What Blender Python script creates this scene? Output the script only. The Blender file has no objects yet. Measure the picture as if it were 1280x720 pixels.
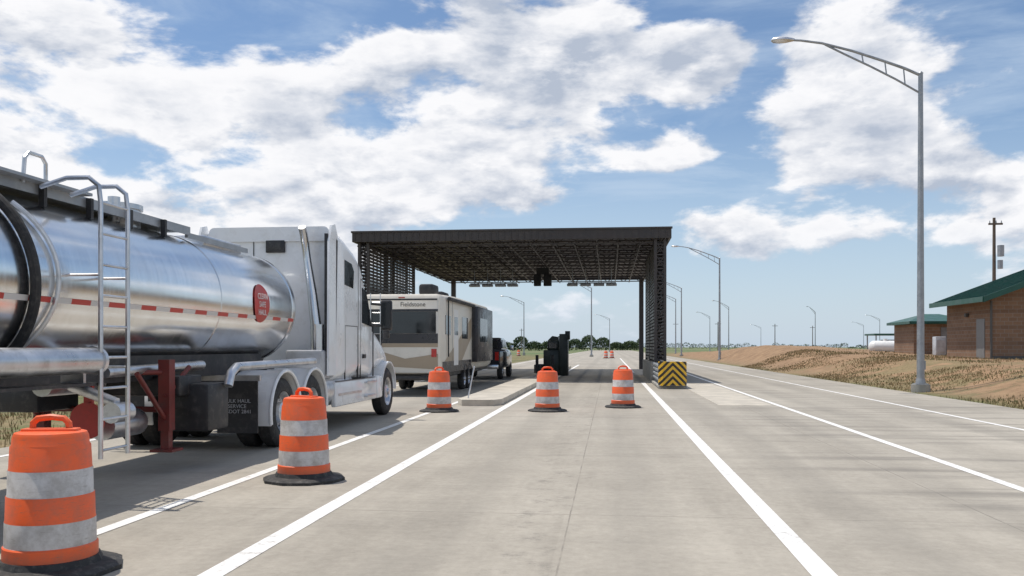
import bpy, bmesh, math, random
from mathutils import Vector, Matrix
random.seed(7)
R=math.radians
scene=bpy.context.scene
scene.view_settings.view_transform='Standard'
scene.view_settings.look='None'
scene.view_settings.exposure=0
COL=scene.collection

# ------------------------------------------------------------ node helpers
class NT:
    def __init__(s,tree): s.t=tree; s.n=tree.nodes; s.l=tree.links
    def new(s,t,**k):
        n=s.n.new(t)
        for a,b in k.items(): setattr(n,a,b)
        return n
    def put(s,sock,v):
        if hasattr(v,'links') or isinstance(v,bpy.types.NodeSocket): s.l.new(v,sock)
        else: sock.default_value=v
    def math(s,op,a,b=0.0,c=None,clamp=False):
        n=s.new('ShaderNodeMath',operation=op); n.use_clamp=clamp
        s.put(n.inputs[0],a); s.put(n.inputs[1],b)
        if c is not None: s.put(n.inputs[2],c)
        return n.outputs[0]
    def vm(s,op,a,b=None):
        n=s.new('ShaderNodeVectorMath',operation=op); s.put(n.inputs[0],a)
        if b is not None:
            if op=='SCALE': s.put(n.inputs[3],b)
            else: s.put(n.inputs[1],b)
        return n.outputs[1] if op in('LENGTH','DOT_PRODUCT','DISTANCE') else n.outputs[0]
    def mr(s,v,a,b,c=0.0,d=1.0,smooth=True):
        n=s.new('ShaderNodeMapRange'); n.clamp=True
        if smooth: n.interpolation_type='SMOOTHSTEP'
        s.put(n.inputs[0],v)
        for i,x in enumerate((a,b,c,d)): s.put(n.inputs[i+1],x)
        return n.outputs[0]
    def mix(s,f,a,b,mode='MIX'):
        n=s.new('ShaderNodeMix',data_type='RGBA',blend_type=mode)
        s.put(n.inputs[0],f)
        for i,x in ((6,a),(7,b)):
            if isinstance(x,(tuple,list)): x=(x[0],x[1],x[2],1)
            s.put(n.inputs[i],x)
        return n.outputs[2]
    def noise(s,vec,scale,detail=4,rough=.55,dist=0,col=False):
        n=s.new('ShaderNodeTexNoise'); s.put(n.inputs['Vector'],vec)
        n.inputs['Scale'].default_value=scale; n.inputs['Detail'].default_value=detail
        n.inputs['Roughness'].default_value=rough; n.inputs['Distortion'].default_value=dist
        return n.outputs['Color' if col else 'Fac']
    def sep(s,v):
        n=s.new('ShaderNodeSeparateXYZ'); s.put(n.inputs[0],v); return n.outputs
    def comb(s,x,y,z):
        n=s.new('ShaderNodeCombineXYZ'); s.put(n.inputs[0],x); s.put(n.inputs[1],y); s.put(n.inputs[2],z); return n.outputs[0]

def newmat(name):
    m=bpy.data.materials.new(name); m.use_nodes=True
    t=NT(m.node_tree); b=m.node_tree.nodes['Principled BSDF']
    return m,t,b
def bump(t,b,h,strength=.3,dist=.01):
    n=t.new('ShaderNodeBump'); n.inputs['Strength'].default_value=strength; n.inputs['Distance'].default_value=dist
    t.l.new(h,n.inputs['Height']); t.l.new(n.outputs[0],b.inputs['Normal'])
def wpos(t):
    return t.new('ShaderNodeNewGeometry').outputs['Position']
def opos(t):
    return t.new('ShaderNodeTexCoord').outputs['Object']

def simple(name,col,rough=.5,metal=0.0,var=.15,scale=3.0,dirt=None,dirtamt=.35,bumpamt=0.0,coat=0.0,bscale=40):
    m,t,b=newmat(name); p=opos(t)
    n=t.noise(p,scale,4,.6)
    dark=tuple(c*(1-var) for c in col); lite=tuple(min(1,c*(1+var)) for c in col)
    c=t.mix(t.mr(n,.3,.7),dark,lite)
    if dirt:
        n2=t.noise(p,scale*2.7,6,.7)
        c=t.mix(t.math('MULTIPLY',t.mr(n2,.48,.72),dirtamt),c,dirt)
    t.l.new(c,b.inputs['Base Color'])
    b.inputs['Metallic'].default_value=metal
    t.l.new(t.mr(n,.3,.7,max(.02,rough*.8),min(1,rough*1.25)),b.inputs['Roughness'])
    b.inputs['Coat Weight'].default_value=coat
    if bumpamt>0: bump(t,b,t.noise(p,bscale,4,.6),bumpamt,.01)
    return m

M={}
M['rubber']=simple('rubber',(.025,.025,.026),.75,dirt=(.12,.11,.1),dirtamt=.5,scale=5,bumpamt=.2)
M['black_rubber_base']=simple('rubber_base',(.03,.03,.03),.7,dirt=(.16,.15,.13),dirtamt=.5,scale=6,bumpamt=.3)
M['dark']=simple('dark_steel',(.03,.03,.032),.55,metal=.2,dirt=(.1,.09,.08),dirtamt=.4)
M['frame']=simple('chassis_black',(.022,.022,.024),.5,dirt=(.11,.1,.09),dirtamt=.5)
M['alu']=simple('aluminium',(.62,.63,.65),.34,metal=.9,dirt=(.3,.29,.27),dirtamt=.4)
M['chrome']=simple('chrome',(.6,.61,.63),.2,metal=1,var=.05)
M['galv']=simple('galvanised',(.36,.38,.4),.5,metal=.55,scale=4,dirt=(.25,.26,.27))
M['white_paint']=simple('white_truck_paint',(.80,.81,.82),.3,coat=.4,var=.02,scale=1.2,dirt=(.56,.54,.5),dirtamt=.35)
M['grey_panel']=simple('grey_panel',(.42,.43,.45),.45,var=.06,dirt=(.25,.24,.22))
M['rv_cream']=simple('rv_fibreglass',(.70,.66,.58),.35,var=.03,scale=1.5,dirt=(.48,.43,.36),dirtamt=.3)
M['rv_tan']=simple('rv_tan',(.36,.29,.21),.4,var=.05,scale=1.5)
M['rv_dark']=simple('rv_graphic_dark',(.035,.035,.04),.3,var=.1)
M['red']=simple('red_paint',(.50,.04,.03),.4,dirt=(.25,.05,.04))
M['dkred']=simple('dark_red_paint',(.16,.025,.02),.5,dirt=(.06,.05,.04),dirtamt=.6)
M['whitevinyl']=simple('white_vinyl',(.75,.74,.72),.4,var=.04)
M['canopy']=simple('canopy_brown_steel',(.055,.046,.043),.5,metal=.1,scale=1.5,dirt=(.09,.08,.07))
M['canopy_deck']=simple('canopy_deck',(.26,.24,.23),.6,scale=1)
M['booth']=simple('booth_dark_green',(.018,.028,.024),.45)
M['green_roof']=simple('green_metal_roof',(.025,.10,.075),.4,metal=.2,scale=2)
M['soffit']=simple('soffit',(.1,.1,.095),.7)
M['plinth']=simple('concrete_plinth',(.34,.33,.3),.85,scale=2,dirt=(.2,.19,.17),bumpamt=.2)
M['islandc']=simple('island_concrete',(.48,.44,.37),.9,scale=1.5,dirt=(.28,.26,.22),dirtamt=.4,bumpamt=.25,bscale=20)
M['wood']=simple('weathered_wood',(.14,.11,.085),.85,scale=6,bumpamt=.3)
M['tankwhite']=simple('propane_white',(.78,.78,.76),.35,var=.04)
M['doorgrey']=simple('door_grey',(.2,.2,.2),.5)
M['lampwhite']=simple('light_panel',(.5,.52,.55),.4)
M['truckblue']=simple('dark_car_paint',(.02,.022,.03),.2,coat=.6,var=.05)

m,t,b=newmat('glass_dark'); b.inputs['Base Color'].default_value=(.012,.014,.016,1); b.inputs['Roughness'].default_value=.06
b.inputs['Specular IOR Level'].default_value=.8
t.l.new(t.mr(t.noise(opos(t),3,3),.3,.7,.04,.12),b.inputs['Roughness']); M['glass']=m
m,t,b=newmat('tail_lamp'); p=opos(t)
t.l.new(t.mix(t.noise(p,20),(.35,.01,.01),(.5,.03,.02)),b.inputs['Base Color']); b.inputs['Roughness'].default_value=.2; M['tail']=m

m,t,b=newmat('polished_tank'); p=opos(t)
b.inputs['Metallic'].default_value=1
sx=t.sep(p)
ang=t.math('ARCTAN2',t.math('SUBTRACT',sx[2],2.14),t.math('ADD',sx[0],6.1))
st=t.noise(t.comb(t.math('MULTIPLY',ang,.6),t.math('MULTIPLY',sx[1],9),0),2.2,4,.6)
tan_blotch=t.noise(t.comb(sx[0],t.math('MULTIPLY',sx[1],.6),t.math('MULTIPLY',sx[2],.5)),1.6,6,.65)
c=t.mix(t.mr(st,.3,.7),(.82,.83,.84),(.88,.89,.90))
low=t.mr(sx[2],1.3,2.0,.4,0)
c=t.mix(t.math('MULTIPLY',t.mr(tan_blotch,.42,.66),t.math('ADD',low,.12)),c,(.52,.46,.38))  # tan blotches, heavier towards the bottom of the tank
t.l.new(c,b.inputs['Base Color'])
t.l.new(t.math('ADD',t.mr(st,.3,.7,.15,.20),t.mr(tan_blotch,.4,.7,0,.06)),b.inputs['Roughness'])
bump(t,b,t.noise(t.comb(sx[0],t.math('MULTIPLY',sx[1],.7),sx[2]),1.1,1,.4),.07,.05)
M['tank']=m

m,t,b=newmat('drum_body'); p=opos(t); z=t.sep(p)[2]
def band(a,c): return t.math('MULTIPLY',t.math('GREATER_THAN',z,a),t.math('LESS_THAN',z,c))
w=t.math('ADD',band(.19,.35),band(.52,.69))
dn=t.noise(t.vm('ADD',p,t.new('ShaderNodeObjectInfo').outputs['Location']),7,8,.7)
org=t.mix(t.mr(dn,.4,.75),(.90,.13,.028),(.66,.14,.06))
whi=t.mix(t.mr(dn,.35,.7),(.62,.60,.58),(.40,.37,.34))
c=t.mix(w,org,whi)
sc=t.noise(t.comb(t.math('MULTIPLY',t.sep(p)[0],1),t.math('MULTIPLY',t.sep(p)[1],1),t.math('MULTIPLY',z,9)),9,6,.75)
c=t.mix(t.math('MULTIPLY',t.mr(sc,.56,.72),.6),c,(.2,.15,.12))
c=t.mix(t.mr(z,.03,.2,.45,0),c,(.2,.16,.13))
t.l.new(c,b.inputs['Base Color']); b.inputs['Roughness'].default_value=.5
bump(t,b,dn,.12,.01)
M['drum']=m

m,t,b=newmat('hazard_chevron'); p=opos(t); s=t.sep(p)
xa=t.math('ABSOLUTE',s[0])
v=t.math('FRACT',t.math('MULTIPLY',t.math('ADD',s[2],t.math('MULTIPLY',xa,1.0)),4.2))
c=t.mix(t.math('GREATER_THAN',v,.5),(.8,.47,.03),(.02,.02,.02))
t.l.new(t.mix(t.math('MULTIPLY',t.mr(t.noise(p,8,6,.7),.5,.7),.4),c,(.2,.16,.1)),b.inputs['Base Color']); M['chev']=m

m,t,b=newmat('conspicuity_tape'); p=opos(t); s=t.sep(p)
v=t.math('FRACT',t.math('MULTIPLY',s[1],1.55))
t.l.new(t.mix(t.math('GREATER_THAN',v,.5),(.62,.6,.58),(.5,.04,.03)),b.inputs['Base Color']); b.inputs['Roughness'].default_value=.35; M['tape']=m

def brickmat(name,c1,c2):
    m,t,b=newmat(name); p=opos(t); s=t.sep(p)
    vec=t.comb(t.math('ADD',s[0],s[1]),s[2],0)
    n=t.new('ShaderNodeTexBrick'); t.l.new(vec,n.inputs['Vector'])
    n.inputs['Scale'].default_value=1; n.inputs['Brick Width'].default_value=.4; n.inputs['Row Height'].default_value=.2
    n.inputs['Mortar Size'].default_value=.012
    n.inputs['Color1'].default_value=(*c1,1); n.inputs['Color2'].default_value=(*c2,1); n.inputs['Mortar'].default_value=(.3,.26,.22,1)
    c=t.mix(t.mr(t.noise(p,.8,6,.6),.3,.7,0,.4),n.outputs['Color'],(.16,.1,.065))
    c=t.mix(t.math('MULTIPLY',t.math('LESS_THAN',t.math('FRACT',t.math('MULTIPLY',s[2],1.25)),.25),.3),c,(.13,.08,.055))
    t.l.new(c,b.inputs['Base Color']); b.inputs['Roughness'].default_value=.9
    bump(t,b,n.outputs['Fac'],-.4,.01)
    return m
M['brick']=brickmat('tan_brick',(.30,.185,.115),(.24,.14,.085))

def road_color(t,p):
    s=t.sep(p); x,y=s[0],s[1]
    big=t.noise(p,.22,4,.65)
    st=t.noise(t.comb(x,t.math('MULTIPLY',y,.07),0),1.4,5,.65)
    fine=t.noise(p,11,8,.8)
    mid=t.noise(p,1.7,6,.7)
    cx=t.math('FLOOR',t.math('DIVIDE',t.math('ADD',x,4.1),3.7))
    cy=t.math('FLOOR',t.math('DIVIDE',t.math('ADD',y,1.3),4.6))
    wn=t.new('ShaderNodeTexWhiteNoise',noise_dimensions='2D'); t.l.new(t.comb(cx,cy,0),wn.inputs['Vector'])
    val=t.math('ADD',t.math('MULTIPLY',t.math('SUBTRACT',big,.5),.75),t.math('MULTIPLY',t.math('SUBTRACT',st,.5),.8))
    val=t.math('ADD',val,t.math('MULTIPLY',t.math('SUBTRACT',fine,.5),.95))
    val=t.math('ADD',val,t.math('MULTIPLY',t.math('SUBTRACT',mid,.5),.6))
    val=t.math('ADD',val,t.math('MULTIPLY',t.math('SUBTRACT',wn.outputs['Value'],.5),.16))
    c=t.mix(t.math('ADD',val,.5,clamp=True),(.225,.203,.168),(.485,.445,.375))
    sp=t.noise(p,3.1,8,.8)
    c=t.mix(t.math('MULTIPLY',t.mr(sp,.59,.72),.5),c,(.17,.148,.12))
    ds=t.noise(t.comb(t.math('MULTIPLY',x,.10),t.math('MULTIPLY',y,1.3),3),1.6,5,.6)
    reg=t.mr(x,1.6,4.0,.25,1)
    c=t.mix(t.math('MULTIPLY',t.math('MULTIPLY',t.mr(ds,.50,.68),reg),.55),c,(.15,.138,.12))
    for cx0 in (-1.45,.25,2.2,3.5,-5.2,-6.9,5.2,6.7):
        g=t.mr(t.math('ABSOLUTE',t.math('SUBTRACT',x,cx0)),.1,.45,.26,0)
        g=t.math('MULTIPLY',g,t.mr(st,.35,.6))
        c=t.mix(g,c,(.12,.112,.098))
    oil=t.math('MULTIPLY',t.mr(t.math('ABSOLUTE',t.math('SUBTRACT',x,-.6)),.0,.5,1,0),t.mr(sp,.5,.66))
    c=t.mix(t.math('MULTIPLY',oil,.4),c,(.08,.075,.07))
    wob=t.math('MULTIPLY',t.math('SUBTRACT',mid,.5),.02)
    jbreak=t.mr(mid,.38,.6,.12,.5)
    fx=t.math('ABSOLUTE',t.math('SUBTRACT',t.math('FRACT',t.math('ADD',t.math('DIVIDE',t.math('ADD',t.math('ADD',x,4.05),wob),3.7),.5)),.5))
    jx=t.math('LESS_THAN',fx,.0018)
    fy=t.math('ABSOLUTE',t.math('SUBTRACT',t.math('FRACT',t.math('ADD',t.math('DIVIDE',t.math('ADD',t.math('ADD',y,1.3),wob),4.6),.5)),.5))
    jy=t.math('LESS_THAN',fy,.0018)
    j=t.math('MAXIMUM',jx,jy)
    c=t.mix(t.math('MULTIPLY',j,jbreak),c,(.08,.07,.06))
    return c,fine,j
m,t,b=newmat('road_concrete'); p=wpos(t)
c,fine,j=road_color(t,p)
t.l.new(c,b.inputs['Base Color']); b.inputs['Roughness'].default_value=.88
bump(t,b,t.math('SUBTRACT',t.noise(p,60,3,.7),t.math('MULTIPLY',j,2)),.3,.006)
M['road']=m
m,t,b=newmat('line_paint'); p=wpos(t)
n=t.noise(p,9,8,.8); n2=t.noise(p,1.2,4,.6)
wear=t.mr(t.math('ADD',n,t.math('MULTIPLY',n2,.3)),.63,.84,0,.75)
c=t.mix(wear,(.80,.79,.76),(.36,.34,.31))
t.l.new(c,b.inputs['Base Color']); b.inputs['Roughness'].default_value=.6; M['line']=m

m,t,b=newmat('ground_soil_grass'); p=wpos(t); s=t.sep(p); x,y=s[0],s[1]
n1=t.noise(p,.12,5,.65); n2=t.noise(p,1.1,7,.75); n3=t.noise(p,9,5,.8)
v=t.math('ADD',t.math('MULTIPLY',n1,.5),t.math('MULTIPLY',n2,.5))
dirt=t.mix(t.mr(n2,.3,.7),(.20,.118,.062),(.35,.225,.125))
dry=t.mix(t.mr(n3,.3,.7),(.15,.11,.05),(.31,.235,.12))
grn=t.mix(t.mr(n2,.35,.65),(.05,.075,.02),(.14,.15,.05))
c=t.mix(t.mr(v,.45,.55),dry,grn)
rightm=t.mr(x,9.9,11)
dm=t.math('MULTIPLY',rightm,t.mr(t.math('ADD',v,t.mr(y,35,70,-.01,.17)),.46,.54))
c=t.mix(dm,c,dirt)
edge=t.math('MULTIPLY',rightm,t.mr(x,10.2,12,1,0)); 
c=t.mix(t.math('MULTIPLY',edge,.4),c,(.2,.16,.09))
far=t.mr(y,130,240)
fc=t.mix(t.mr(t.noise(p,.012,4,.6),.4,.6),(.09,.14,.045),(.18,.18,.09))
c=t.mix(far,c,fc)
t.l.new(c,b.inputs['Base Color']); b.inputs['Roughness'].default_value=.95
bump(t,b,n2,.7,.14)
M['ground']=m
m,t,b=newmat('grass_blades'); p=wpos(t)
c=t.mix(t.mr(t.noise(p,.5,5,.65),.47,.62),(.28,.205,.10),(.12,.125,.042))
c=t.mix(t.mr(t.noise(p,12,2),.4,.6,0,.5),c,(.36,.28,.15))
t.l.new(c,b.inputs['Base Color']); b.inputs['Roughness'].default_value=.8; M['grass']=m
m,t,b=newmat('foliage'); p=wpos(t)
t.l.new(t.mix(t.mr(t.noise(p,.35,4),.35,.65),(.035,.065,.025),(.08,.12,.05)),b.inputs['Base Color']); b.inputs['Roughness'].default_value=.8; M['foliage']=m

# ------------------------------------------------------------ mesh helpers
class Grp:
    def __init__(s,name,loc=(0,0,0),rz=0,local=False):
        s.e=bpy.data.objects.new(name,None); COL.objects.link(s.e)
        s.e.location=loc; s.e.rotation_euler=(0,0,rz); s.e.empty_display_size=.3
        s.inv=Matrix.Identity(4) if local else (Matrix.Translation(loc)@Matrix.Rotation(rz,4,'Z')).inverted()
    def adopt(s,o):
        o.parent=s.e; o.matrix_parent_inverse=s.inv
class MB:
    def __init__(s): s.v=[]; s.f=[]
    def add(s,vs,fs):
        k=len(s.v); s.v+= [tuple(v) for v in vs]; s.f+=[tuple(i+k for i in f) for f in fs]; return s
    def box(s,x0,x1,y0,y1,z0,z1,bev=0,seg=2):
        if bev<=0:
            vs=[(x0,y0,z0),(x1,y0,z0),(x1,y1,z0),(x0,y1,z0),(x0,y0,z1),(x1,y0,z1),(x1,y1,z1),(x0,y1,z1)]
            return s.add(vs,[(0,3,2,1),(4,5,6,7),(0,1,5,4),(1,2,6,5),(2,3,7,6),(3,0,4,7)])
        bm=bmesh.new(); bmesh.ops.create_cube(bm,size=1)
        for v in bm.verts:
            v.co=Vector(((x0+x1)/2+v.co.x*(x1-x0),(y0+y1)/2+v.co.y*(y1-y0),(z0+z1)/2+v.co.z*(z1-z0)))
        bmesh.ops.bevel(bm,geom=bm.edges[:],offset=bev,segments=seg,profile=.5,affect='EDGES')
        bm.verts.index_update()
        s.add([v.co[:] for v in bm.verts],[[v.index for v in f.verts] for f in bm.faces]); bm.free(); return s
    def cyl(s,p0,p1,r0,r1=None,n=16):
        if r1 is None: r1=r0
        p0=Vector(p0);p1=Vector(p1); d=(p1-p0).normalized()
        u=d.orthogonal().normalized(); w=d.cross(u)
        vs=[];
        for p,r in((p0,r0),(p1,r1)):
            for i in range(n):
                a=2*math.pi*i/n; vs.append(p+u*r*math.cos(a)+w*r*math.sin(a))
        fs=[(i,(i+1)%n,n+(i+1)%n,n+i) for i in range(n)]+[tuple(range(n))[::-1],tuple(range(n,2*n))]
        return s.add(vs,fs)
    def tube(s,path,r,n=10,closed=False):
        P=[Vector(p) for p in path]; N=len(P); rings=[]
        up=None
        for i in range(N):
            if closed: d=(P[(i+1)%N]-P[i-1]).normalized()
            else: d=(P[min(i+1,N-1)]-P[max(i-1,0)]).normalized()
            if up is None: up=d.orthogonal().normalized()
            u=(up-d*up.dot(d)).normalized(); up=u; w=d.cross(u)
            rr=r[i] if isinstance(r,(list,tuple)) else r
            rings.append([P[i]+u*rr*math.cos(2*math.pi*k/n)+w*rr*math.sin(2*math.pi*k/n) for k in range(n)])
        vs=[v for ring in rings for v in ring]; fs=[]
        for i in range(N if closed else N-1):
            a=i*n; c=((i+1)%N)*n
            for k in range(n): fs.append((a+k,a+(k+1)%n,c+(k+1)%n,c+k))
        if not closed: fs+= [tuple(range(n))[::-1],tuple(range((N-1)*n,N*n))]
        return s.add(vs,fs)
    def prism(s,prof,a0,a1,axis='x'):
        n=len(prof)
        def mk(p,a):
            if axis=='x': return (a,p[0],p[1])
            if axis=='y': return (p[0],a,p[1])
            return (p[0],p[1],a)
        vs=[mk(p,a0) for p in prof]+[mk(p,a1) for p in prof]
        fs=[(i,(i+1)%n,n+(i+1)%n,n+i) for i in range(n)]+[tuple(range(n))[::-1],tuple(range(n,2*n))]
        return s.add(vs,fs)
    def loft(s,secs,seg=5):
        rings=[]
        for (y,x0,x1,z0,z1,r) in secs:
            r=min(r,(x1-x0)/2-.001,(z1-z0)/2-.001); ring=[]
            for (cx,cz,a0) in ((x1-r,z1-r,0),(x0+r,z1-r,90),(x0+r,z0+r,180),(x1-r,z0+r,270)):
                for k in range(seg+1):
                    a=R(a0+90*k/seg); ring.append((cx+r*math.cos(a),y,cz+r*math.sin(a)))
            rings.append(ring)
        n=len(rings[0]); vs=[v for g in rings for v in g]; fs=[]
        for i in range(len(rings)-1):
            for k in range(n): fs.append((i*n+k,i*n+(k+1)%n,(i+1)*n+(k+1)%n,(i+1)*n+k))
        fs+=[tuple(range(n)),tuple(range((len(rings)-1)*n,len(rings)*n))[::-1]]
        return s.add(vs,fs)
    def lathe(s,prof,o=(0,0,0),axis='z',n=32,a0=0,a1=360,closedprof=False):
        full=abs(a1-a0)>=359.9; m=n if full else n+1; vs=[]
        for i in range(m):
            a=R(a0+(a1-a0)*i/n); c,sn=math.cos(a),math.sin(a)
            for (r,h) in prof:
                q={'z':(r*c,r*sn,h),'x':(h,r*c,r*sn),'y':(r*c,h,r*sn)}[axis]
                vs.append((q[0]+o[0],q[1]+o[1],q[2]+o[2]))
        k=len(prof); fs=[]
        for i in range(n):
            a=i*k; c=((i+1)%m)*k
            for jx in range(k if closedprof else k-1):
                j2=(jx+1)%k
                fs.append((a+jx,a+j2,c+j2,c+jx))
        if closedprof and not full: fs+=[tuple(range(k)),tuple(range(n*k,(n+1)*k))[::-1]]
        return s.add(vs,fs)
    def done(s,name,mat,grp=None,smooth=True,ang=35,loc=None):
        me=bpy.data.meshes.new(name); me.from_pydata(s.v,[],s.f)
        bm=bmesh.new(); bm.from_mesh(me)
        if len(bm.faces)<60000:
            bmesh.ops.remove_doubles(bm,verts=bm.verts,dist=1e-5)
            bmesh.ops.recalc_face_normals(bm,faces=bm.faces)
        bm.to_mesh(me); bm.free()
        if smooth:
            me.shade_smooth(); me.set_sharp_from_angle(angle=R(ang))
        me.materials.append(M[mat])
        o=bpy.data.objects.new(name,me); COL.objects.link(o)
        if loc: o.location=loc
        if grp: grp.adopt(o)
        return o

def sm(a,b,x):
    t=max(0,min(1,(x-a)/(b-a))); return t*t*(3-2*t)
def vn(x,y):
    return math.sin(x*1.3+y*.7)*.5+math.sin(x*.53-y*1.1+2)*.5+math.sin(x*2.9+y*2.3+1)*.25
def gh(x,y):
    z=-.02
    rt=sm(9.9,15,x)
    f=1-sm(120,230,y)
    z+=rt*(.87*f+.15*(1-f))
    z+=rt*.8*math.exp(-((y-88)/26)**2)*math.exp(-((x-16)/8)**2)
    if x>10.2 and y<160: z+=.06*vn(x*.8,y*.8)*sm(10.2,12,x)*(1-sm(14,16,x)*(1-sm(68,75,y)))
    z-=sm(-9.1,-11.5,x)*.18
    if y>300: z+= sm(300,1500,y)*.4
    return z

# ------------------------------------------------------------ terrain
xs=[-3000,-1500,-700,-350,-200,-120,-80,-55,-40,-30,-24,-20,-17,-15,-13.5,-12.5,-12,-11,-10,-9.5,-9.1,-6,0,6,9.9]
x=10.2
while x<26: xs.append(x); x+=.4
xs+=[27,29,32,36,42,50,62,80,110,160,240,400,800,1600,3000]
ys=[-300,-120,-60,-30,-15]
y=-6
while y<70: ys.append(y); y+=1.0
while y<160: ys.append(y); y+=2.5
ys+=[165,175,190,210,235,260,300,360,450,600,900,1400,2200,3500,6000]
g=MB(); nx=len(xs)
g.add([(a,b_,gh(a,b_)) for b_ in ys for a in xs],[(i+j*nx,i+1+j*nx,i+1+(j+1)*nx,i+(j+1)*nx) for j in range(len(ys)-1) for i in range(nx-1)])
g.done('ground','ground',ang=180)
r=MB(); r.add([(-9.0,-60,0),(9.9,-60,0),(9.9,420,0),(-9.0,420,0)],[(0,1,2,3)]); r.done('road','road',smooth=False)
def strip(mb,x,w,y0,y1,z=.004): mb.add([(x-w/2,y0,z),(x+w/2,y0,z),(x+w/2,y1,z),(x-w/2,y1,z)],[(0,1,2,3)])
l=MB()
strip(l,-2.60,.17,-8,75); strip(l,1.40,.17,-8,37.5); strip(l,4.32,.13,-8,120); strip(l,7.45,.11,-8,260)
strip(l,-4.12,.13,-8,75); strip(l,-8.3,.12,-8,260); strip(l,1.4,.13,52,120)
l.done('road_markings','line',smooth=False)
pt=MB(); pt.box(2.78,4.15,23,36.5,-.01,.008); pt.done('concrete_pavement_patch','islandc')

# grass
gb=MB()
def blades(n,x0,x1,y0,y1,hmax,th=.1):
    for _ in range(n):
        y=y0+(y1-y0)*random.random()**1.5; x=random.uniform(x0,x1)
        if vn(x*.9,y*.5)+vn(x*.3+4,y*.22)*.8+random.uniform(-.7,.7)<th: continue
        z=gh(x,y); h=random.uniform(.3,1)*hmax; a=random.uniform(0,6.28); w=.008+.0004*y
        dx,dy=math.cos(a)*w,math.sin(a)*w; lx,ly=random.uniform(-.4,.4)*h,random.uniform(-.4,.4)*h
        gb.add([(x-dx,y-dy,z-.01),(x+dx,y+dy,z-.01),(x+lx,y+ly,z+h)],[(0,1,2)])
blades(38000,9.95,15.5,18,70,.10,.1); blades(14000,-15,-9.05,6,40,.2,-.6)
blades(5000,-24,-12,10,80,.25); blades(8000,15.5,24,40,70,.12)
gb.done('grass','grass',smooth=False)

# ------------------------------------------------------------ toll island + booth
g=Grp('toll_island',(-3.35,42,0))
a=MB(); a.prism([(-3.92,22.6),(-3.75,22.2),(-2.95,22.2),(-2.78,22.6),(-2.78,64),(-3.92,64)],-.01,.16,'z'); a.done('island_slab','islandc',g)
a=MB(); a.cyl((-3.7,22.9,.16),(-3.55,23.0,1.0),.018); a.done('marker_rod','alu',g)
g=Grp('toll_machine',(-2.8,47,.16))
a=MB(); D_=.22
a.box(-3.7+D_,-2.85+D_,46.4,48.2,.0,1.35,.03); a.box(-3.5+D_,-2.9+D_,46.6,48,1.35,1.85,.04); a.box(-2.85+D_,-2.4+D_,46.2,47.2,.0,2.2,.03)
a.prism([(-3.5+D_,1.85),(-2.9+D_,1.85),(-2.95+D_,2.05),(-3.25+D_,2.1)],46.7,47.9,'y'); a.box(-2.55+D_,-2.3+D_,46.3,46.8,1.9,2.35,.02)
a.box(-3.9,-3.5,45.5,47.5,.16,.6,.03)
a.done('cabinet','booth',g)
a=MB(); a.box(-3.2,-2.8,46.57,46.597,1.45,1.75); a.done('screen','glass',g)
a=MB(); a.cyl((-3.7,45,.16),(-3.7,45,1.1),.08); a.cyl((-2.9,44.8,.1),(-2.9,44.8,1.1),.08); a.done('bollards','dark',g)

# ------------------------------------------------------------ canopy
g=Grp('toll_canopy',(-4.35,49,0))
X0,X1,Y0,Y1,ZB,ZT=-11.35,2.62,38.0,61.5,6.12,6.55
a=MB()
y=Y0+.13
while y<Y1-.5:
    a.box(X0+.12,X1-.12,y,y+.43,6.42,6.46); y+=.5
a.done('roof_deck','canopy_deck',g)
a=MB()
for (p,q,u,w) in ((X0,X1,Y0,Y0+.1),(X0,X1,Y1-.1,Y1),(X0,X0+.1,Y0+.1,Y1-.1),(X1-.1,X1,Y0+.1,Y1-.1)):
    a.box(p,q,u,w,6.16,6.56)
a.box(X0-.04,X1+.04,Y0-.05,Y0+.12,6.561,6.64)
x=X0+.1
while x<X1: a.box(x,x+.04,Y0-.03,Y0-.001,6.17,6.55); x+=.29
a.done('fascia','canopy',g)
a=MB()
n=12
for i in range(n):
    y=Y0+.5+(Y1-Y0-1)*i/(n-1)
    a.box(X0+.1,X1-.1,y-.05,y+.05,6.33,6.40); a.box(X0+.1,X1-.1,y-.05,y+.05,6.0,6.06)
    xx=X0+.2; k=0
    while xx<X1-.6:
        z0,z1=(6.02,6.36) if k%2==0 else (6.36,6.02)
        a.cyl((xx,y,z0),(xx+.55,y,z1),.022,n=5); xx+=.55; k+=1
for i in range(15):
    x=X0+.35+(X1-X0-.7)*i/14
    a.box(x-.035,x+.035,Y0+.12,Y1-.12,6.25,6.327); a.box(x-.025,x+.025,Y0+.5,Y1-.5,5.94,5.997)
a.done('roof_trusses','canopy',g)
def wall(xa,xb):
    a=MB()
    for yy in (Y0+.2,42.8,47.4):
        for xx in (xa,xb-.12): a.box(xx,xx+.12,yy,yy+.12,.1,6.14)
    z=.95
    while z<6.0:
        a.box(xa+.02,xa+.05,Y0+.32,47.4,z,z+.10); a.box(xb-.05,xb-.02,Y0+.32,47.4,z,z+.10)
        a.box(xa+.12,xb-.12,Y0+.24,Y0+.28,z,z+.05)
        z+=.15
    for k in range(9):
        z=.9+.57*k
        a.cyl((xa+.06,Y0+.22,z),(xb-.06,Y0+.22,z+.57),.025,n=5); a.cyl((xb-.06,Y0+.23,z),(xa+.06,Y0+.23,z+.57),.025,n=5)
    for k in range(14):
        yy=Y0+.5+k*.66; a.box(xa+.055,xa+.085,yy,yy+.06,.9,6.1)
        a.box(xb-.085,xb-.055,yy,yy+.06,.9,6.1)
    a.done('screen_wall','canopy',g)
wall(1.90,2.42); wall(-11.15,-10.63)
for xx in (2.0,-11.0):
    a=MB(); a.box(xx,xx+.3,60.6,60.9,0,6.1); a.done('rear_column','canopy',g)
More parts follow.
